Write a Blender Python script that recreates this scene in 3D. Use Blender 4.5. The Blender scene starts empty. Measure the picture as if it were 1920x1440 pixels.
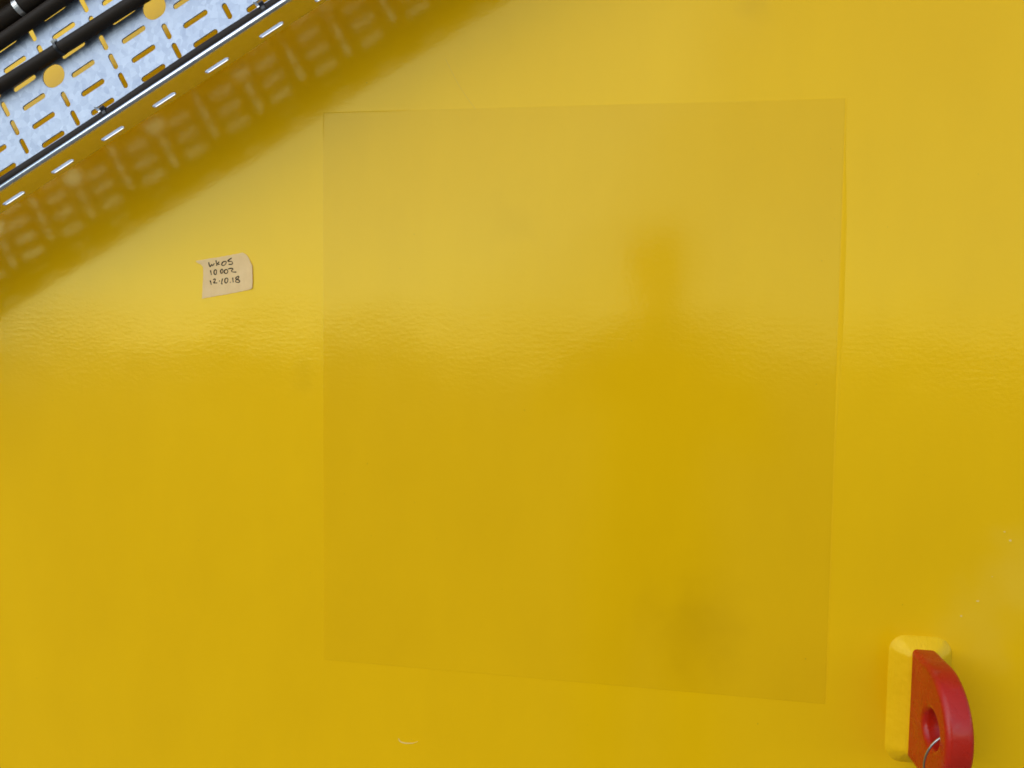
import bpy, bmesh, math, random
from mathutils import Vector, Matrix
random.seed(7)
scene = bpy.context.scene
COL = scene.collection
R = math.radians

# ------------------------------------------------------------------ camera
EYE = Vector((0.0, -0.75, 1.5))                 # 0.75 m off the wall, eye height 1.5 m
cam_d = bpy.data.cameras.new('camera')
cam = bpy.data.objects.new('camera', cam_d)
COL.objects.link(cam)
rt, up, fw = Vector((0.9887, 0.1482, 0.0208)), Vector((-0.0275, 0.0438, 0.9987)), Vector((-0.1471, 0.988, -0.0473))
rt.normalize(); fw = (fw - rt * fw.dot(rt)).normalized(); up = rt.cross(fw)
cam.matrix_world = Matrix(((rt.x, up.x, -fw.x, EYE.x), (rt.y, up.y, -fw.y, EYE.y), (rt.z, up.z, -fw.z, EYE.z), (0, 0, 0, 1)))
cam_d.sensor_width = 36.0
cam_d.lens = 26.25
cam_d.clip_start = 0.01
cam_d.clip_end = 3000
scene.camera = cam

# ------------------------------------------------------------------ sky, sun, exposure
SUN_EL, SUN_AZ = R(34), R(180 + 32)            # soft light through thin cloud, in front of the wall, from the left
world = bpy.data.worlds.new('World')
scene.world = world
world.use_nodes = True
nt = world.node_tree
sky = nt.nodes.new('ShaderNodeTexSky')
sky.sky_type = 'NISHITA'
sky.sun_disc = False
sky.sun_elevation = SUN_EL
sky.sun_rotation = SUN_AZ
sky.air_density = 1.0
sky.dust_density = 0.3
sky.ozone_density = 0.3
bg = nt.nodes['Background']
bg.inputs['Strength'].default_value = 0.15
nt.links.new(sky.outputs[0], bg.inputs['Color'])
sun_d = bpy.data.lights.new('sun', 'SUN')
sun_d.energy = 0.55
sun_d.angle = R(72)
sun_d.color = (1.0, 0.985, 0.96)
sun = bpy.data.objects.new('sun', sun_d)
COL.objects.link(sun)
to_sun = Vector((math.sin(SUN_AZ) * math.cos(SUN_EL), math.cos(SUN_AZ) * math.cos(SUN_EL), math.sin(SUN_EL)))
sun.rotation_euler = to_sun.to_track_quat('Z', 'Y').to_euler()
sun.location = to_sun * 20
vs = scene.view_settings
vs.view_transform = 'Standard'
vs.look = 'None'
vs.exposure = 0.83
vs.gamma = 1.0
vs.use_curve_mapping = False
scene.cycles.filter_width = 1.7
scene.cycles.diffuse_bounces = 8
scene.cycles.glossy_bounces = 8

# ------------------------------------------------------------------ helpers
def tag(o, label=None, cat=None, group=None, kind=None):
    for k, v in (('label', label), ('category', cat), ('group', group), ('kind', kind)):
        if v: o[k] = v
    return o

def empty(name, label, cat, loc=(0, 0, 0), group=None):
    o = bpy.data.objects.new(name, None)
    o.empty_display_size = 0.05
    o.location = loc
    COL.objects.link(o)
    return tag(o, label, cat, group)

def obj(name, me, mat, parent=None, smooth=False, loc=None):
    if isinstance(me, bmesh.types.BMesh):
        bmesh.ops.recalc_face_normals(me, faces=me.faces[:])
        m = bpy.data.meshes.new(name)
        me.to_mesh(m); me.free(); me = m
    o = bpy.data.objects.new(name, me)
    if mat: me.materials.append(mat)
    if smooth:
        for p in me.polygons: p.use_smooth = True
    COL.objects.link(o)
    if parent: o.parent = parent
    if loc: o.location = loc
    return o

def box(bm, lo, hi):
    r = bmesh.ops.create_cube(bm, size=1.0)
    for v in r['verts']:
        v.co = Vector([lo[i] + (v.co[i] + 0.5) * (hi[i] - lo[i]) for i in range(3)])

def smooth_path(pts, n=6):
    """Catmull-Rom through the points."""
    P = [Vector(p) for p in pts]
    P = [P[0] * 2 - P[1]] + P + [P[-1] * 2 - P[-2]]
    out = []
    for i in range(1, len(P) - 2):
        for k in range(n):
            t = k / n
            a, b, c, d = P[i - 1], P[i], P[i + 1], P[i + 2]
            out.append(0.5 * ((2 * b) + (c - a) * t + (2 * a - 5 * b + 4 * c - d) * t * t + (3 * b - a - 3 * c + d) * t ** 3))
    return out + [P[-2]]

def tube(bm, pts, rad, seg=16, closed=False, caps=True):
    P = [Vector(p) for p in pts]
    n = len(P); rings = []; nrm = None
    for i in range(n):
        a = P[(i - 1) % n] if closed or i else P[0]
        b = P[(i + 1) % n] if closed or i < n - 1 else P[-1]
        t = (b - a).normalized()
        if nrm is None:
            nrm = t.orthogonal().normalized()
        nrm = (nrm - t * nrm.dot(t)).normalized()
        bi = t.cross(nrm)
        r = rad(i / max(1, n - 1)) if callable(rad) else rad
        rings.append([bm.verts.new(P[i] + (nrm * math.cos(2 * math.pi * k / seg) + bi * math.sin(2 * math.pi * k / seg)) * r) for k in range(seg)])
    for i in range(n if closed else n - 1):
        A, B = rings[i], rings[(i + 1) % n]
        for k in range(seg):
            bm.faces.new((A[k], A[(k + 1) % seg], B[(k + 1) % seg], B[k]))
    if caps and not closed:
        bm.faces.new(rings[0]); bm.faces.new(rings[-1])

def ribbon(bm, pts, w, y0, y1):
    """A pen stroke: flat ribbon in the XZ plane between depths y0 (back) and y1 (front)."""
    P = [Vector((p[0], p[1])) for p in pts]
    rows = []
    for i, p in enumerate(P):
        t = (P[min(i + 1, len(P) - 1)] - P[max(i - 1, 0)])
        t = t.normalized() if t.length > 1e-9 else Vector((1, 0))
        nn = Vector((-t.y, t.x)) * w(i / max(1, len(P) - 1)) / 2
        rows.append([bm.verts.new((q.x, y, q.y)) for y in (y0, y1) for q in (p + nn, p - nn)])
    for a, b in zip(rows, rows[1:]):
        bm.faces.new((a[2], a[3], b[3], b[2]))
        bm.faces.new((a[0], a[2], b[2], b[0])); bm.faces.new((a[1], b[1], b[3], a[3]))
    for e in (rows[0], rows[-1]): bm.faces.new((e[0], e[1], e[3], e[2]))

def slot_outline(cx, cy, lx, ly, seg=6, turn=0.0):
    """Rounded-end slot lx long and ly wide (or an oval when ly is not much smaller)."""
    r = min(lx, ly) / 2
    ax, ay = lx / 2 - r, ly / 2 - r
    pts = []
    for q, (sx, sy) in enumerate(((1, 1), (-1, 1), (-1, -1), (1, -1))):
        for k in range(seg + 1):
            a = q * math.pi / 2 + k * math.pi / 2 / seg
            pts.append((cx + sx * ax + r * math.cos(a), cy + sy * ay + r * math.sin(a)))
    out = []
    for p in pts:
        if not out or (p[0] - out[-1][0]) ** 2 + (p[1] - out[-1][1]) ** 2 > 1e-12: out.append(p)
    return out

def sheet_with_holes(name, outline, holes, thick, bevel=0.0):
    """A punched sheet: a filled 2D curve with holes, given thickness, as a mesh centred on z = 0."""
    cu = bpy.data.curves.new(name, 'CURVE')
    cu.dimensions = '2D'; cu.fill_mode = 'BOTH'; cu.extrude = thick / 2 - bevel; cu.bevel_depth = bevel; cu.bevel_resolution = 1 if bevel < 0.002 else 4
    for pl in [outline] + holes:
        sp = cu.splines.new('POLY')
        sp.points.add(len(pl) - 1)
        for i, (x, y) in enumerate(pl): sp.points[i].co = (x, y, 0, 1)
        sp.use_cyclic_u = True
    ob = bpy.data.objects.new(name, cu)
    COL.objects.link(ob)
    dg = bpy.context.evaluated_depsgraph_get()
    me = bpy.data.meshes.new_from_object(ob.evaluated_get(dg))
    bpy.data.objects.remove(ob); bpy.data.curves.remove(cu)
    me.name = name
    return me

# ------------------------------------------------------------------ materials
def mat(name, color, rough=0.5, metal=0.0, spec=0.5):
    m = bpy.data.materials.new(name)
    m.use_nodes = True
    b = m.node_tree.nodes['Principled BSDF']
    b.inputs['Base Color'].default_value = (*color, 1)
    b.inputs['Roughness'].default_value = rough
    b.inputs['Metallic'].default_value = metal
    b.inputs['Specular IOR Level'].default_value = spec
    return m

def N(m, kind, **kw):
    n = m.node_tree.nodes.new(kind)
    for k, v in kw.items(): setattr(n, k, v)
    return n

def noise(m, scale, detail=3.0, rough=0.5, vec=None, distortion=0.0):
    n = N(m, 'ShaderNodeTexNoise')
    n.inputs['Scale'].default_value = scale
    n.inputs['Detail'].default_value = detail
    n.inputs['Roughness'].default_value = rough
    n.inputs['Distortion'].default_value = distortion
    m.node_tree.links.new(vec if vec else coords(m), n.inputs['Vector'])
    return n.outputs['Fac']

def coords(m, scale=None):
    for n in m.node_tree.nodes:
        if n.type == 'TEX_COORD': tc = n; break
    else: tc = N(m, 'ShaderNodeTexCoord')
    if not scale: return tc.outputs['Object']
    mp = N(m, 'ShaderNodeMapping')
    mp.inputs['Scale'].default_value = scale
    m.node_tree.links.new(tc.outputs['Object'], mp.inputs['Vector'])
    return mp.outputs['Vector']

def ramp(m, fac, stops):
    r = N(m, 'ShaderNodeValToRGB')
    e = r.color_ramp.elements
    while len(e) < len(stops): e.new(0.5)
    for el, (p, c) in zip(e, stops):
        el.position = p; el.color = (*c, 1) if len(c) == 3 else c
    m.node_tree.links.new(fac, r.inputs['Fac'])
    return r.outputs['Color']

def math_(m, op, a, b):
    n = N(m, 'ShaderNodeMath', operation=op)
    for i, v in enumerate((a, b)):
        if isinstance(v, (int, float)): n.inputs[i].default_value = v
        else: m.node_tree.links.new(v, n.inputs[i])
    return n.outputs[0]

def bsdf(m): return m.node_tree.nodes['Principled BSDF']

def bump(m, chain):
    """chain: (height socket, strength, distance) laid over each other."""
    prev = None
    for h, s, d in chain:
        b = N(m, 'ShaderNodeBump')
        b.inputs['Strength'].default_value = s
        b.inputs['Distance'].default_value = d
        m.node_tree.links.new(h, b.inputs['Height'])
        if prev: m.node_tree.links.new(prev, b.inputs['Normal'])
        prev = b.outputs['Normal']
    m.node_tree.links.new(prev, bsdf(m).inputs['Normal'])

def link(m, out, inp): m.node_tree.links.new(out, bsdf(m).inputs[inp])

def yellow_paint(name, color, rough, specks=True, peel=1.0, tone_patches=()):
    m = mat(name, color, rough, spec=0.45)
    bsdf(m).inputs['Specular Tint'].default_value = (0.85, 1.0, 0.40, 1)
    c0 = color
    big = noise(m, 2.3, 3, 0.55)
    dirt = noise(m, 14.0, 4, 0.6, coords(m, (1, 1, 0.35)))
    f = math_(m, 'ADD', math_(m, 'MULTIPLY', big, 0.6), math_(m, 'MULTIPLY', dirt, 0.4))
    dark = tuple(v * k for v, k in zip(c0, (0.95, 0.935, 0.9)))
    lite = tuple(min(0.95, v * k) for v, k in zip(c0, (1.03, 1.035, 1.0)))
    col = ramp(m, f, [(0.32, dark), (0.68, lite)])
    if specks:                                  # tiny dirt specks in the paint
        sp = noise(m, 210.0, 1, 0.4)
        mask = ramp(m, sp, [(0.0, (0, 0, 0)), (0.80, (0, 0, 0)), (0.84, (0.3, 0.3, 0.3))])
        mx = N(m, 'ShaderNodeMix', data_type='RGBA')
        m.node_tree.links.new(mask, mx.inputs['Factor'])
        m.node_tree.links.new(col, mx.inputs['A'])
        mx.inputs['B'].default_value = (0.25, 0.13, 0.02, 1)
        col = mx.outputs['Result']
    for sx, sz, rad, amt, tone in tone_patches:      # soft dark spots and dusty patches on the paint
        wob = N(m, 'ShaderNodeMix', data_type='VECTOR'); wob.inputs['Factor'].default_value = 0.06
        nz = N(m, 'ShaderNodeTexNoise'); nz.inputs['Scale'].default_value = 24.0
        m.node_tree.links.new(coords(m), nz.inputs['Vector'])
        m.node_tree.links.new(coords(m), wob.inputs[4]); m.node_tree.links.new(nz.outputs['Color'], wob.inputs[5])
        ds = N(m, 'ShaderNodeVectorMath', operation='DISTANCE')
        m.node_tree.links.new(wob.outputs[1], ds.inputs[0])
        ds.inputs[1].default_value = (sx * 0.94 + 0.03, 0.03, sz * 0.94 + 0.03)
        mr = N(m, 'ShaderNodeMapRange', interpolation_type='SMOOTHSTEP')
        m.node_tree.links.new(ds.outputs['Value'], mr.inputs['Value'])
        mr.inputs['From Min'].default_value = rad * 0.1; mr.inputs['From Max'].default_value = rad
        mr.inputs['To Min'].default_value = amt; mr.inputs['To Max'].default_value = 0.0
        mx = N(m, 'ShaderNodeMix', data_type='RGBA')
        m.node_tree.links.new(mr.outputs['Result'], mx.inputs['Factor'])
        m.node_tree.links.new(col, mx.inputs['A'])
        mx.inputs['B'].default_value = (*tone, 1)
        col = mx.outputs['Result']
    link(m, col, 'Base Color')
    rr = noise(m, 5.0, 4, 0.6)
    lo, hi = rough * 0.8, rough * 1.35
    link(m, ramp(m, rr, [(0.3, (lo,) * 3), (0.7, (hi,) * 3)]), 'Roughness')
    peel_h = noise(m, 260.0, 2, 0.5)            # orange peel of sprayed paint
    wave = noise(m, 230.0, 3, 0.6, coords(m, (0.62, 1, 1.3)))
    sag = noise(m, 6.5, 2, 0.45)
    bump(m, [(sag, 1.0, 0.0016 * peel), (wave, 1.0, 0.00011 * peel), (peel_h, 1.0, 0.00006 * peel)])
    return m

DARK_SPOT, DUST = (0.45, 0.22, 0.003), (0.86, 0.52, 0.045)
YELLOW = (0.855, 0.458, 0.002)
M_wall = yellow_paint('wall_yellow_paint', YELLOW, 0.12, tone_patches=((-0.330, 1.4703, 0.022, 0.12, DARK_SPOT), (0.1111, 1.8303, 0.028, 0.14, DARK_SPOT), (0.372, 1.30, 0.055, 0.30, DUST), (0.335, 1.245, 0.05, 0.22, DUST)))
M_panel = yellow_paint('panel_yellow_paint', (0.80, 0.422, 0.002), 0.12, peel=0.9, tone_patches=((0.078, 1.2290 - 1.45, 0.070, 0.17, DARK_SPOT), (0.070, 1.236 - 1.45, 0.034, 0.09, DARK_SPOT), (-0.115, 1.6253 - 1.45, 0.035, 0.08, DARK_SPOT)))
M_weld = yellow_paint('weld_yellow_paint', (0.86, 0.475, 0.003), 0.30, specks=False, peel=1.6)
M_edge = yellow_paint('edge_yellow_paint', YELLOW, 0.5, specks=False)
bsdf(M_edge).inputs['Specular IOR Level'].default_value = 0.28

bump(M_weld, [(noise(M_weld, 150, 3, 0.6, coords(M_weld, (1.6, 1, 0.12))), 1.0, 0.0010), (noise(M_weld, 60, 3), 1.0, 0.0012)])
M_red = mat('red_paint', (0.46, 0.010, 0.005), 0.27, spec=0.34)
link(M_red, ramp(M_red, noise(M_red, 45, 4, 0.6), [(0.3, (0.41, 0.012, 0.003)), (0.7, (0.49, 0.018, 0.005))]), 'Base Color')
sc_ = ramp(M_red, noise(M_red, 75, 5, 0.65), [(0.0, (0, 0, 0)), (0.60, (0, 0, 0)), (0.74, (0.5, 0.5, 0.5))])
mx_ = N(M_red, 'ShaderNodeMix', data_type='RGBA')
M_red.node_tree.links.new(sc_, mx_.inputs['Factor'])
M_red.node_tree.links.new(bsdf(M_red).inputs['Base Color'].links[0].from_socket, mx_.inputs['A'])
mx_.inputs['B'].default_value = (0.42, 0.055, 0.035, 1)
link(M_red, mx_.outputs['Result'], 'Base Color')
link(M_red, ramp(M_red, noise(M_red, 60, 4, 0.6), [(0.35, (0.20,) * 3), (0.7, (0.42,) * 3)]), 'Roughness')
bump(M_red, [(noise(M_red, 70, 2), 1.0, 0.0004), (noise(M_red, 320, 2), 1.0, 0.00008)])

def galvanised(name, lo, hi, r0, r1, metal=0.9):
    m = mat(name, hi, r0, metal)
    v = N(m, 'ShaderNodeTexVoronoi')
    v.inputs['Scale'].default_value = 190.0
    m.node_tree.links.new(coords(m), v.inputs['Vector'])
    bw = N(m, 'ShaderNodeRGBToBW')
    m.node_tree.links.new(v.outputs['Color'], bw.inputs[0])
    f = math_(m, 'ADD', math_(m, 'MULTIPLY', bw.outputs[0], 0.45), math_(m, 'MULTIPLY', noise(m, 55, 5, 0.65), 0.55))
    link(m, ramp(m, f, [(0.25, lo), (0.75, hi)]), 'Base Color')
    link(m, ramp(m, f, [(0.2, (r0,) * 3), (0.8, (r1,) * 3)]), 'Roughness')
    bump(m, [(noise(m, 160, 3), 0.6, 0.0002 if metal < 1 else 0.00003)])
    return m
M_bed = galvanised('galvanised_bed_weathered', (0.26, 0.30, 0.37), (0.50, 0.55, 0.62), 0.42, 0.60, 0.6)
M_under = galvanised('galvanised_underside', (0.74, 0.71, 0.66), (0.80, 0.77, 0.72), 0.20, 0.30, 1.0)
M_flange = galvanised('galvanised_flange', (0.70, 0.65, 0.60), (0.74, 0.69, 0.64), 0.27, 0.33, 1.0)
M_lip = galvanised('galvanised_lip', (0.60, 0.62, 0.64), (0.72, 0.74, 0.76), 0.16, 0.26)
M_steel = mat('stainless_band', (0.72, 0.72, 0.70), 0.42, 1.0)
M_wire = mat('steel_wire', (0.45, 0.42, 0.40), 0.35, 1.0)
M_cable = mat('black_cable_jacket', (0.028, 0.019, 0.012), 0.6, spec=0.16)
bump(M_cable, [(noise(M_cable, 240, 3), 0.5, 0.0003)])
M_tie = mat('black_tie', (0.012, 0.012, 0.013), 0.35)

M_tape = mat('masking_tape', (0.62, 0.45, 0.24), 0.7)
link(M_tape, ramp(M_tape, noise(M_tape, 90, 4, 0.6), [(0.3, (0.82, 0.52, 0.21)), (0.7, (0.88, 0.58, 0.245))]), 'Base Color')
bump(M_tape, [(noise(M_tape, 420, 2, 0.5, coords(M_tape, (1, 1, 0.12))), 0.8, 0.0003), (noise(M_tape, 40, 2), 1.0, 0.0006)])
M_ink = mat('marker_ink', (0.022, 0.012, 0.006), 0.8, spec=0.1)
M_scr = mat('bare_scratch', (0.80, 0.54, 0.16), 0.6)
M_hair = mat('dark_scratch', (0.66, 0.35, 0.01), 0.5)

M_ground = mat('ground_concrete', (0.35, 0.32, 0.27), 0.9)
link(M_ground, ramp(M_ground, noise(M_ground, 1.5, 6, 0.65), [(0.3, (0.14, 0.13, 0.11)), (0.7, (0.21, 0.195, 0.165))]), 'Base Color')
M_hill = mat('wooded_hill', (0.045, 0.06, 0.03), 0.95)
link(M_hill, ramp(M_hill, noise(M_hill, 0.25, 6, 0.7), [(0.3, (0.025, 0.038, 0.018)), (0.7, (0.07, 0.085, 0.04))]), 'Base Color')

# ------------------------------------------------------------------ setting: ground and far wooded rise (seen only as reflections)
bm = bmesh.new()
bmesh.ops.create_grid(bm, x_segments=2, y_segments=2, size=900)
tag(obj('ground', bm, M_ground), kind='structure')
bm = bmesh.new()
prev = None
for i in range(181):
    a = R(180 + i)                              # half ring on the side the camera looks away from
    d = 95.0
    h = 2.6 + 1.3 * math.sin(i * 0.21) + 0.8 * math.sin(i * 0.53 + 1) + random.uniform(-0.25, 0.35)
    ring = [bm.verts.new((math.cos(a) * r, math.sin(a) * r, z)) for r, z in ((d, -0.02), (d + 4, h * 0.7), (d + 12, h), (d + 60, -0.02))]
    if prev:
        for k in range(3): bm.faces.new((prev[k], prev[k + 1], ring[k + 1], ring[k]))
    prev = ring
tag(obj('hills', bm, M_hill, smooth=True), kind='structure')

# ------------------------------------------------------------------ the yellow steel wall
wall = empty('steel_wall', 'glossy yellow painted steel wall behind everything', 'wall', (0, 0, 0))
bm = bmesh.new()
box(bm, (-3.2, 0.0, 0.05), (3.2, 0.12, 3.0))
obj('wall_sheet', bm, M_wall, wall)
bm = bmesh.new()
pts = [(-0.2257, 1.0836), (-0.2243, 1.0812), (-0.2222, 1.0799), (-0.2177, 1.0793), (-0.2135, 1.0797), (-0.2094, 1.0802), (-0.2046, 1.0825)]
ribbon(bm, [(p.x, p.y) for p in smooth_path([(x, z, 0) for x, z in pts], 4)], lambda t: 0.0003 + 0.0008 * math.sin(math.pi * min(1, t * 1.1 + 0.05)) ** 0.7, 0.0003, -0.00025)
tag(obj('paint_scratch', bm, M_scr, wall), 'short pale curved scratch in the yellow paint')
bm = bmesh.new()
ribbon(bm, [(p.x, p.y) for p in smooth_path([(-0.1867, 1.7913, 0), (-0.1753, 1.7697, 0), (-0.1655, 1.7545, 0), (-0.1544, 1.740, 0)], 5)], lambda t: 0.00028, 0.0003, -0.00012)
tag(obj('hairline_scratch', bm, M_hair, wall), 'faint dark hairline scratch near the top')

for x, z, s in ((0.3217, 1.2566, 0.0016), (0.3355, 1.2720, 0.0019), (0.3607, 1.3310, 0.0020), (0.3555, 1.3390, 0.0015), (0.347, 1.2960, 0.0010)):
    bm = bmesh.new()
    n = 9
    f_ = [bm.verts.new((x + 0.62 * s * random.uniform(0.5, 1.1) * math.cos(2 * math.pi * k / n) * 1.3, -0.00025, z + 0.62 * s * random.uniform(0.5, 1.1) * math.sin(2 * math.pi * k / n) * 0.7)) for k in range(n)]
    g_ = [bm.verts.new((v.co.x, 0.0004, v.co.z)) for v in f_]
    bm.faces.new(f_)
    for k in range(n): bm.faces.new((f_[k], f_[(k + 1) % n], g_[(k + 1) % n], g_[k]))
    obj('paint_chip', bm, M_scr, wall)

# ------------------------------------------------------------------ square panel, slightly proud of the wall, with a built-up paint edge
panel = empty('flat_panel', 'large square flat panel, slightly darker yellow than the wall around it', 'panel', (0, 0, 1.45))
C4 = [(-0.3170, 1.7416), (0.1995, 1.7418), (0.2040, 1.1600), (-0.3108, 1.1612)]
def quad(bm, loop_a, ya, loop_b, yb):
    A = [bm.verts.new((x, ya, z - 1.45)) for x, z in loop_a]
    B = [bm.verts.new((x, yb, z - 1.45)) for x, z in loop_b]
    for i in range(4): bm.faces.new((A[i], A[(i + 1) % 4], B[(i + 1) % 4], B[i]))
    return B
bm = bmesh.new()
inn = [(-0.3152, 1.7402), (0.1977, 1.7404), (0.2022, 1.1614), (-0.3090, 1.1626)]
B = quad(bm, C4, 0.0001, inn, -0.00014)
bm.faces.new(B)
obj('face_sheet', bm, M_panel, panel)
def edge_bead(side, w):
    """A ridge of paint along one upright edge of the panel, fading out at both ends."""
    bm = bmesh.new()
    rows = []
    for i in range(41):
        t = i / 40
        z = 1.7416 + (1.1606 - 1.7416) * t
        if side > 0: x = 0.1996 + 0.0044 * t
        else: x = -0.3171 + 0.0062 * t
        env = max(0.0004, w(t))
        prof = [(-0.0004, -0.0001), (env * 0.2, -0.00022), (env * 0.6, -0.00020), (env, 0.0001)]
        rows.append([bm.verts.new((x + side * a, y, z - 1.45)) for a, y in prof])
    for a, b in zip(rows, rows[1:]):
        for k in range(3): bm.faces.new((a[k], a[k + 1], b[k + 1], b[k]))
    return obj('edge_bead', bm, M_edge, panel, smooth=True)
bl = lambda t, a, b, s: 1 / (1 + math.exp(-(t - a) / s)) / (1 + math.exp((t - b) / s))
edge_bead(1, lambda t: 0.0004 + 0.0046 * bl(t, 0.13, 0.50, 0.03))

# ------------------------------------------------------------------ masking tape label
TEXT1 = [[(-443.57, 1585.92), (-442.85, 1583.07), (-441.92, 1581.18), (-440.89, 1582.23), (-439.97, 1583.66), (-439.25, 1582.33), (-438.33, 1582.81), (-437.0, 1584.61)], [(-435.11, 1588.08), (-434.69, 1585.0), (-434.17, 1582.07)], [(-431.37, 1586.53), (-433.72, 1584.15)], [(-433.72, 1584.15), (-432.28, 1583.69), (-430.85, 1583.79)], [(-424.52, 1586.84), (-426.66, 1586.36), (-428.29, 1584.55), (-428.19, 1582.85), (-426.65, 1582.48), (-424.51, 1583.53), (-423.39, 1585.42), (-423.6, 1586.65), (-424.52, 1586.84)], [(-416.99, 1590.5), (-419.02, 1589.31), (-421.16, 1587.79), (-420.85, 1586.85), (-418.5, 1586.86), (-416.36, 1586.11), (-415.95, 1584.88), (-417.48, 1583.84), (-420.64, 1583.73)]]
TEXT2 = [[(-441.5, 1577.38), (-440.88, 1574.78), (-440.26, 1572.36)], [(-435.85, 1577.98), (-437.19, 1576.46), (-437.28, 1574.08), (-436.15, 1572.76), (-434.92, 1573.43), (-434.41, 1575.76), (-434.83, 1577.51), (-435.85, 1577.98)], [(-428.59, 1578.63), (-429.71, 1576.97), (-429.6, 1575.08), (-428.57, 1574.13), (-427.45, 1575.09), (-427.15, 1576.98), (-427.77, 1578.4), (-428.59, 1578.63)], [(-423.58, 1578.23), (-425.36, 1576.99), (-425.51, 1575.1), (-423.82, 1574.07), (-422.04, 1574.74), (-421.43, 1576.54), (-422.25, 1577.86), (-423.58, 1578.23)], [(-421.03, 1578.62), (-418.99, 1579.39), (-416.44, 1579.4), (-415.73, 1578.46), (-417.46, 1576.94), (-416.54, 1575.9), (-414.4, 1575.54), (-411.75, 1575.46)]]
TEXT3 = [[(-441.79, 1566.46), (-441.06, 1564.08), (-440.44, 1561.9)], [(-438.3, 1567.05), (-436.76, 1568.01), (-435.73, 1567.64), (-436.04, 1566.26), (-438.08, 1563.92)], [(-438.08, 1563.92), (-435.83, 1563.84), (-433.67, 1563.86)], [(-431.42, 1566.25), (-430.6, 1565.59)], [(-427.54, 1568.64), (-428.25, 1565.6), (-428.75, 1562.75)], [(-428.75, 1562.75), (-427.62, 1562.95)], [(-422.94, 1569.15), (-424.57, 1568.0), (-424.97, 1565.63), (-424.05, 1563.93), (-422.52, 1564.32), (-421.4, 1566.6), (-421.71, 1568.59), (-422.94, 1569.15)], [(-418.84, 1564.91), (-418.33, 1564.45)], [(-415.9, 1569.76), (-415.59, 1567.12), (-415.17, 1564.66)], [(-409.5, 1571.22), (-412.04, 1569.74), (-412.03, 1568.27), (-409.28, 1567.35), (-407.96, 1565.94), (-408.97, 1564.61), (-411.31, 1564.78), (-412.73, 1565.72), (-411.32, 1567.62), (-409.49, 1568.95), (-408.79, 1570.47), (-409.5, 1571.22)]]
TAPE = [(-458.0, 1587.06), (-446.66, 1589.14), (-424.13, 1592.6), (-404.57, 1596.18), (-401.79, 1595.01), (-399.25, 1592.9), (-396.96, 1589.37), (-395.58, 1586.09), (-393.39, 1582.33), (-392.99, 1571.98), (-392.94, 1559.73), (-394.29, 1557.83), (-398.59, 1556.62), (-424.01, 1551.64), (-451.24, 1547.08), (-450.44, 1562.11), (-449.84, 1576.39), (-450.25, 1581.14), (-452.83, 1583.75), (-456.71, 1585.4)]

label = empty('tape_label', 'beige masking tape label with torn ends and handwriting, stuck on the wall', 'label', (-0.424, 0, 1.5717))
bm = bmesh.new()
cx, cz = -0.424, 1.5717
T = [((x / 1000) - cx, (z / 1000) - cz) for x, z in TAPE]
def lift(x, z):                                 # ends curl off the wall a little
    return -0.00035 - 0.0009 * max(0, (x - 0.020) / 0.012) ** 2 - 0.0012 * max(0, (-0.026 - x) / 0.008) ** 2
def in_poly(x, z):
    c = False; j = len(T) - 1
    for i in range(len(T)):
        if (T[i][1] > z) != (T[j][1] > z) and x < (T[j][0] - T[i][0]) * (z - T[i][1]) / (T[j][1] - T[i][1]) + T[i][0]: c = not c
        j = i
    return c
dense = []
for (a, b) in zip(T, T[1:] + T[:1]):
    n = max(1, int(math.hypot(b[0] - a[0], b[1] - a[1]) / 0.0022))
    for k in range(n):
        t = k / n
        j = 0.00022 if n > 2 else 0.0001
        dense.append((a[0] + (b[0] - a[0]) * t + random.uniform(-j, j), a[1] + (b[1] - a[1]) * t + random.uniform(-j, j)))
cu_me = sheet_with_holes('tape', dense, [], 0.0002)
bmt = bmesh.new(); bmt.from_mesh(cu_me)
for it in range(3): bmesh.ops.subdivide_edges(bmt, edges=[e for e in bmt.edges if e.calc_length() > 0.004], cuts=1); bmesh.ops.triangulate(bmt, faces=bmt.faces[:])
for v in bmt.verts: v.co = Vector((v.co.x, lift(v.co.x, v.co.y) - v.co.z, v.co.y))
obj('tape_strip', bmt, M_tape, label)
for nm, lines in (('top', TEXT1), ('mid', TEXT2), ('low', TEXT3)):
    bm = bmesh.new()
    for s in lines:
        pp = [((x / 1000) - cx, (z / 1000) - cz, 0) for x, z in s]
        sm = smooth_path(pp, 5) if len(pp) > 2 else [Vector(p) for p in pp]
        ribbon(bm, [(p.x, p.y) for p in sm], lambda t: 0.00105 + 0.00025 * math.sin(7 * t), -0.0003, -0.00058)
    for v in bm.verts: v.co.y += lift(v.co.x, v.co.z) + 0.00035
    o = obj('handwriting', bm, M_ink, label)
    o['label'] = {'top': 'handwritten wk05', 'mid': 'handwritten 10 002', 'low': 'handwritten 12.10.18'}[nm]

# ------------------------------------------------------------------ cable tray, standing 79 mm off the wall
TA = R(29.4)
e1 = Vector((math.cos(TA), 0, math.sin(TA))); e2 = Vector((-math.sin(TA), 0, math.cos(TA))); e3 = Vector((0, -1, 0))
ORG = Vector((-0.5391, 0, 1.7821))
TM = Matrix(((e1.x, e2.x, e3.x, ORG.x), (e1.y, e2.y, e3.y, ORG.y), (e1.z, e2.z, e3.z, ORG.z), (0, 0, 0, 1)))
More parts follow.
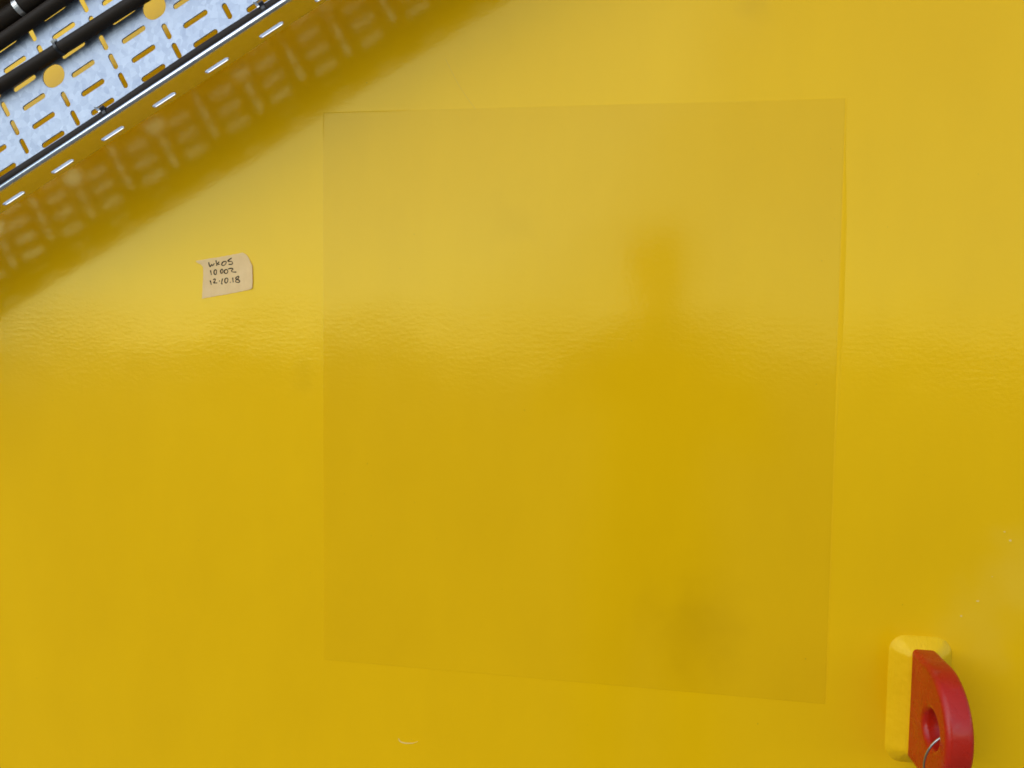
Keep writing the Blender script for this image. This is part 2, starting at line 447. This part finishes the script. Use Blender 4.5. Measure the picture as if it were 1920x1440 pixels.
# tray frame: x along the tray (up to the right), y across it (up to the left), z off the wall; mm
HB, HT = 0.079, 0.1085
YF, YB = -0.0945, 0.0737                        # near flange (towards the panel), far flange
S0, S1 = -0.75, 1.05
tray = empty('cable_tray', 'perforated galvanised cable tray running diagonally across the top left corner', 'cable tray')
tray.matrix_world = TM
P = 0.0618
holes = []
i0, i1 = int(S0 / P) + 1, int(S1 / P) - 1
for i in range(i0, i1 + 1):
    x = i * P
    for r in (-4, -3, -2, -1, 0, 1, 2, 3):
        y = r * 0.02115
        if YF + 0.006 < y < YB - 0.006: holes.append(slot_outline(x, y, 0.0285, 0.0056, 4))
    xc = x + P / 2
    if i % 2:                                   # column with a big oval hole
        holes.append(slot_outline(xc, -0.0104, 0.0252, 0.0215, 7))
        ys = [-0.0367, -0.0579, 0.0159, 0.0371]
    else:
        ys = [-0.0108, -0.0319, -0.0530, 0.0103, 0.0314]
    for y in ys: holes.append(slot_outline(xc, y, 0.0056, 0.0168, 4))
me = sheet_with_holes('bed', [(S0, YF), (S1, YF), (S1, YB), (S0, YB)], holes, 0.0016, 0.0003)
obj('bed', me, M_bed, tray, loc=(0, 0, HB))
me.materials.append(M_under)                    # underside made brighter than the top, to bounce light onto the wall
for p_ in me.polygons:
    if p_.normal.z < -0.5: p_.material_index = 1
M_brown_refl = galvanised('brown_reflection_zinc', (0.20, 0.10, 0.03), (0.36, 0.20, 0.07), 0.35, 0.5, 0.5)  # far flange: brown reflection painted in as base colour
def flange(yf, inward, fm):
    hs = [slot_outline(i * P, 0.0078, 0.027, 0.0060, 4) for i in range(i0, i1 + 1)]
    me = sheet_with_holes('side_flange', [(S0, -0.0010), (S1, -0.0010), (S1, HT - HB - 0.0026), (S0, HT - HB - 0.0026)], hs, 0.0014, 0.0003)
    me.transform(Matrix.Translation((0, yf, HB)) @ Matrix.Rotation(R(90), 4, 'X'))
    fl = obj('side_flange', me, fm, tray)
    # rolled lip on top: a bead that turns inward
    bm = bmesh.new()
    r = 0.0030
    prof = []
    for k in range(15):
        a = R(180 - k * 270 / 14) if inward > 0 else R(0 + k * 270 / 14)
        prof.append((r * math.cos(a), r * math.sin(a)))
    rows = []
    for s in (S0, S1):
        rows.append([bm.verts.new((s, yf + inward * (r - 0.0007) + p, HT - r + q)) for p, q in prof])
    for k in range(14): bm.faces.new((rows[0][k], rows[0][k + 1], rows[1][k + 1], rows[1][k]))
    lp = obj('rolled_lip', bm, M_lip, fl, smooth=True)
    md = lp.modifiers.new('wall', 'SOLIDIFY'); md.thickness = 0.0008; md.offset = -1
    return fl
flange(YF - 0.0008, 1, M_flange)
flange(YB + 0.0008, -1, M_brown_refl)['label'] = 'far side of the tray with a brown reflection painted into its zinc'
for s in (-0.62, 0.86):                         # standoff brackets, both outside the frame
    bm = bmesh.new()
    box(bm, (s - 0.020, YF + 0.012, 0.0), (s + 0.020, YB - 0.012, 0.0025))
    box(bm, (s - 0.020, YF + 0.012, 0.0026), (s - 0.0175, YB - 0.012, HB - 0.0034))
    box(bm, (s - 0.0174, YF + 0.012, HB - 0.0034), (s + 0.020, YB - 0.012, HB - 0.0010))
    obj('standoff_bracket', bm, M_flange, tray)

# ------------------------------------------------------------------ cables lying in the tray
def cable(name, label_, ctrl, rad, wob=0.0006):
    pts = []
    n = 60
    for i in range(n + 1):
        s = S0 - 0.04 + (S1 - S0 + 0.08) * i / n
        y = ctrl(s) + wob * math.sin(s * 23 + rad * 900)
        pts.append((s, y, HB + 0.0010 + rad + 0.0004 * (1 + math.sin(s * 17))))
    bm = bmesh.new()
    tube(bm, pts, rad, 20)
    o = obj(name, bm, M_cable, smooth=True)
    o.matrix_world = TM
    tag(o, label_, 'cable', 'black cables lying in the cable tray')
    return o
c_edge = lambda s: -0.0768 - 0.002 * s
c_mid = lambda s: 0.0032 - 0.047 * s
c_up2 = lambda s: 0.0430 - 0.012 * s
c_up1 = lambda s: 0.0572 - 0.014 * s
cable('cable', 'black cable pressed against the tray side along its shiny rolled lip', c_edge, 0.0055)
cable('cable', 'single black cable across the middle of the tray, above the big oval holes', c_mid, 0.0061)
cable('cable', 'thinner black cable tucked below the thick one near the top left corner', c_up2, 0.0062)
cable('cable', 'thick black cable with a steel band around it in the top left corner', c_up1, 0.0082)

def band(name, lab, s, y, rad, width, m, cat='cable tie', buckle=None, grp='ties around the cables'):
    root = empty(name, lab, cat, group=grp)
    root.matrix_world = TM @ Matrix.Translation((s, y, HB + 0.0012))
    bm = bmesh.new()
    seg = 28
    rr = []
    for rad_, w in ((rad + 0.0002, -width / 2), (rad + 0.0008, -width / 2), (rad + 0.0008, width / 2), (rad + 0.0002, width / 2)):
        rr.append([bm.verts.new((w, rad_ * math.cos(2 * math.pi * k / seg), rad + 0.0004 + rad_ * math.sin(2 * math.pi * k / seg))) for k in range(seg)])
    for a in range(4):
        for k in range(seg): bm.faces.new((rr[a][k], rr[a][(k + 1) % seg], rr[(a + 1) % 4][(k + 1) % seg], rr[(a + 1) % 4][k]))
    obj('strap', bm, m, root, smooth=False)
    if buckle:
        ang, size, bmat = buckle
        bm = bmesh.new()
        box(bm, tuple(-v / 2 for v in size), tuple(v / 2 for v in size))
        bmesh.ops.bevel(bm, geom=bm.edges[:], offset=0.0005, segments=2, affect='EDGES')
        bm.transform(Matrix.Translation((0, 0, rad + 0.0004)) @ Matrix.Rotation(ang, 4, 'X') @ Matrix.Translation((0, rad + size[1] / 2, 0)))
        obj('buckle', bm, bmat, root)
    return root
band('cable_tie', 'shiny steel band around the thick black cable at the top left', -0.0235, c_up1(-0.0235), 0.0082, 0.0052, M_steel)
band('cable_tie', 'black tie with bright steel buckle on the middle black cable', -0.0085, c_mid(-0.0085), 0.0061, 0.0030, M_tie, buckle=(R(25), (0.0052, 0.0026, 0.0048), M_steel))
for s, lab in ((0.0045, 'cut tie end beside the rolled tray lip, above and left of the tape label'), (0.1894, 'cut tie end beside the rolled tray lip at the top edge of the photo')):
    rt_ = band('cable_tie', lab, s, c_edge(s), 0.0055, 0.0036, M_tie, buckle=(R(48), (0.0048, 0.0030, 0.0046), M_tie))
    bm = bmesh.new()
    for k in range(3):
        a = random.uniform(-0.5, 0.5)
        tube(bm, [(-0.0022, 0.0035 + 0.001 * k, 0.0112), (-0.0052, 0.0050 + 0.0012 * k, 0.0128 + 0.001 * k)], 0.0005, 6)
    box(bm, (-0.0048, 0.0026, 0.0105), (-0.0024, 0.0050, 0.0118))
    obj('cut_tail', bm, M_steel, rt_)

# ------------------------------------------------------------------ red lifting lug on its yellow weld
XL, XR, ZC = 0.2757, 0.2990, 1.1728
lug = empty('lifting_lug', 'red painted D shaped steel lifting lug welded to the wall at the bottom right', 'lifting lug', ((XL + XR) / 2, 0, ZC))
prof = []                                       # (out, z)
HALF, RAD, CO = 0.0472, 0.0472, 0.0408
prof += [(0.004, HALF), (0.020, HALF)]
for k in range(29):
    a = R(90 - k * 180 / 28)
    prof.append((CO + RAD * math.cos(a), RAD * math.sin(a)))
prof += [(0.020, -HALF), (0.004, -HALF)]
hole = [(0.0590 + 0.0212 * math.cos(2 * math.pi * k / 28), 0.0002 + 0.0212 * math.sin(2 * math.pi * k / 28)) for k in range(28)]
me = sheet_with_holes('lug_plate', prof, [hole], XR - XL - 0.0004, 0.0050)
me.transform(Matrix(((0, 0, 1, 0), (-1, 0, 0, 0), (0, 1, 0, 0), (0, 0, 0, 1))))
lp = obj('lug_plate', me, M_red, lug, smooth=True)
try:
    for e in me.edges: pass
    lp.data.set_sharp_from_angle(angle=R(40))
except Exception: pass
def rrect(hx, hz, r, cx=0, cz=0, seg=7):
    out = []
    for q, (sx, sz) in enumerate(((1, 1), (-1, 1), (-1, -1), (1, -1))):
        for k in range(seg + 1):
            a = q * math.pi / 2 + k * math.pi / 2 / seg
            out.append((cx + sx * (hx - r) + r * math.cos(a), cz + sz * (hz - r) + r * math.sin(a)))
    return out
bm = bmesh.new()
levels = [(0.0285, 0.0625, 0.016, 0.0004), (0.0268, 0.0605, 0.015, -0.0018), (0.0225, 0.0565, 0.012, -0.0055), (0.0175, 0.0520, 0.009, -0.0090), (0.0135, 0.0492, 0.006, -0.0122), (0.0100, 0.0460, 0.004, -0.0128)]
loops = []
for hx, hz, r, y in levels:
    ring = rrect(hx, hz, r)
    loops.append([bm.verts.new((x + random.uniform(-1, 1) * 0.0004, y + random.uniform(-1, 1) * 0.0003, z + random.uniform(-1, 1) * 0.0004)) for x, z in ring])
for a, b in zip(loops, loops[1:]):
    n = len(a)
    for k in range(n): bm.faces.new((a[k], a[(k + 1) % n], b[(k + 1) % n], b[k]))
bm.faces.new(loops[-1])
wd = obj('weld_bead', bm, M_weld, lug, smooth=True)
sub = wd.modifiers.new('sub', 'SUBSURF'); sub.levels = 1; sub.render_levels = 2

ring_pts = []
for k in range(40):
    a = 2 * math.pi * k / 40
    ring_pts.append(((XL + XR) / 2 + 0.0005 + 0.0195 * math.cos(a), -0.0650 - 0.008 * math.sin(a) + 0.004 * math.cos(a), 1.1495 + 0.0270 * math.sin(a)))
bm = bmesh.new()
tube(bm, ring_pts, 0.00095, 8, closed=True)
tag(obj('wire_ring', bm, M_wire, smooth=True), 'thin steel wire loop threaded through the hole of the red lug', 'wire')

# ------------------------------------------------------------------ the photographer, behind the camera: seen only as a dim reflection in the paint
def skin_mesh(name, verts, edges, rads, root=0, levels=2):
    me = bpy.data.meshes.new(name)
    me.from_pydata(verts, edges, [])
    ob = bpy.data.objects.new(name, me)
    COL.objects.link(ob)
    ob.modifiers.new('skin', 'SKIN')
    lay = me.skin_vertices[0].data if me.skin_vertices else None
    if lay is None: return None
    for i, r in enumerate(rads):
        lay[i].radius = r if isinstance(r, tuple) else (r, r)
        lay[i].use_root = (i == root)
    sub = ob.modifiers.new('sub', 'SUBSURF'); sub.levels = levels; sub.render_levels = levels
    dg = bpy.context.evaluated_depsgraph_get()
    out = bpy.data.meshes.new_from_object(ob.evaluated_get(dg))
    bpy.data.objects.remove(ob); bpy.data.meshes.remove(me)
    return out

M_coat = mat('grey_jacket', (0.17, 0.18, 0.19), 0.85)
M_trou = mat('grey_trousers', (0.13, 0.13, 0.135), 0.85)
M_skin = mat('skin', (0.50, 0.30, 0.21), 0.55)
M_hairs = mat('brown_hair', (0.16, 0.11, 0.07), 0.7)
M_boot = mat('boot_leather', (0.03, 0.022, 0.016), 0.6)
M_gadget = mat('camera_body', (0.02, 0.02, 0.022), 0.45)
px, py = 0.085, -1.30
who = empty('person', 'person in grey jacket and trousers holding a small camera up at the wall', 'person', (px, py, 0))
V, E, Rr = [], [], []
def node(p, r, to=None):
    V.append((p[0], p[1], p[2])); Rr.append(r)
    if to is not None: E.append((to, len(V) - 1))
    return len(V) - 1
pel = node((0, 0, 1.00), (0.165, 0.115))
wai = node((0, 0.005, 1.16), (0.150, 0.110), pel)
che = node((0, 0.0, 1.36), (0.175, 0.125), wai)
top_ = node((0, -0.01, 1.50), (0.13, 0.085), che)
nec = node((0, 0.005, 1.585), 0.058, top_)
jaw = node((0, 0.035, 1.655), (0.066, 0.078), nec)
fac = node((0, 0.030, 1.725), (0.070, 0.092), jaw)
cro = node((0, 0.015, 1.785), (0.058, 0.074), fac)
for s in (-1, 1):
    sh = node((s * 0.190, -0.005, 1.490), 0.066, top_)
    el = node((s * 0.330 + (0.02 if s < 0 else -0.05), 0.120, 1.37 if s < 0 else 1.27), 0.050, sh)
    wr = node((s * 0.085 - px * 0.6, 0.395, 1.425), 0.030, el)
    hd = node((s * 0.072 - px * 0.95, 0.455, 1.462), (0.028, 0.042), wr)
    hp_ = node((s * 0.095, 0.0, 0.90), 0.098, pel)
    kn = node((s * 0.115, 0.02, 0.50), 0.063, hp_)
    an = node((s * 0.125, -0.02, 0.10), 0.046, kn)
    he = node((s * 0.128, 0.03, 0.047), 0.046, an)
    to = node((s * 0.140, 0.17, 0.036), (0.048, 0.034), he)
me = skin_mesh('body', V, E, Rr)
if me:
    bo = obj('body', me, M_coat, who, smooth=True)
    for m_ in (M_trou, M_skin, M_boot): me.materials.append(m_)
    for p_ in me.polygons:
        c_ = p_.center
        p_.material_index = 3 if c_.z < 0.12 else 1 if c_.z < 1.0 else 2 if (c_.z > 1.575 or c_.y > 0.36) else 0
    # hair, ears, nose, eyes
    bm = bmesh.new()
    bmesh.ops.create_uvsphere(bm, u_segments=20, v_segments=12, radius=1)
    bmesh.ops.delete(bm, geom=[v for v in bm.verts if v.co.z < -0.35 or (v.co.y > 0.35 and v.co.z < 0.35)], context='VERTS')
    for v in bm.verts: v.co = Vector((v.co.x * 0.080, 0.008 + v.co.y * 0.100, 1.745 + v.co.z * 0.092))
    obj('hair', bm, M_hairs, who, smooth=True)
    for s in (-1, 1):
        bm = bmesh.new()
        bmesh.ops.create_uvsphere(bm, u_segments=10, v_segments=8, radius=1)
        for v in bm.verts: v.co = Vector((s * 0.078 + v.co.x * 0.010, 0.02 + v.co.y * 0.018, 1.725 + v.co.z * 0.032))
        obj('ear', bm, M_skin, who, smooth=True)
        bm = bmesh.new()
        bmesh.ops.create_uvsphere(bm, u_segments=10, v_segments=8, radius=0.012)
        for v in bm.verts: v.co += Vector((s * 0.032, 0.112, 1.735))
        obj('eye', bm, M_hairs, who, smooth=True)
        for k in range(5):                      # fingers wrapped round the camera, thumb on the near side
            bx, bz = s * 0.060 - px, 1.475 - 0.019 * k
            if k == 4: path = [(s * 0.072 - px, 0.455, 1.455), (s * 0.055 - px, 0.482, 1.470), (s * 0.036 - px, 0.492, 1.482)]
            else: path = [(s * 0.074 - px, 0.470, bz), (s * 0.070 - px, 0.508, bz + 0.004), (s * 0.058 - px, 0.533, bz + 0.004), (s * (0.040 + 0.003 * k) - px, 0.538, bz + 0.002)]
            bm = bmesh.new()
            tube(bm, smooth_path(path, 4), lambda t: 0.0090 - 0.0022 * t, 8)
            obj('finger', bm, M_skin, who, smooth=True)
    bm = bmesh.new()
    tube(bm, [(0, 0.112, 1.735), (0, 0.128, 1.715), (0, 0.135, 1.700), (0, 0.115, 1.692)], lambda t: 0.008 + 0.006 * t, 8)
    obj('nose', bm, M_skin, who, smooth=True)
gad = empty('compact_camera', 'small black compact camera held up in both hands of the person', 'camera', (0, -0.785, 1.475))
bm = bmesh.new()
box(bm, (-0.050, -0.012, -0.032), (0.050, 0.010, 0.030))
bmesh.ops.bevel(bm, geom=bm.edges[:], offset=0.004, segments=2, affect='EDGES')
obj('camera_body', bm, M_gadget, gad)
bm = bmesh.new()
tube(bm, [(0, 0.011, 0.022), (0, 0.022, 0.023)], 0.018, 20)
obj('lens_barrel', bm, M_gadget, gad)
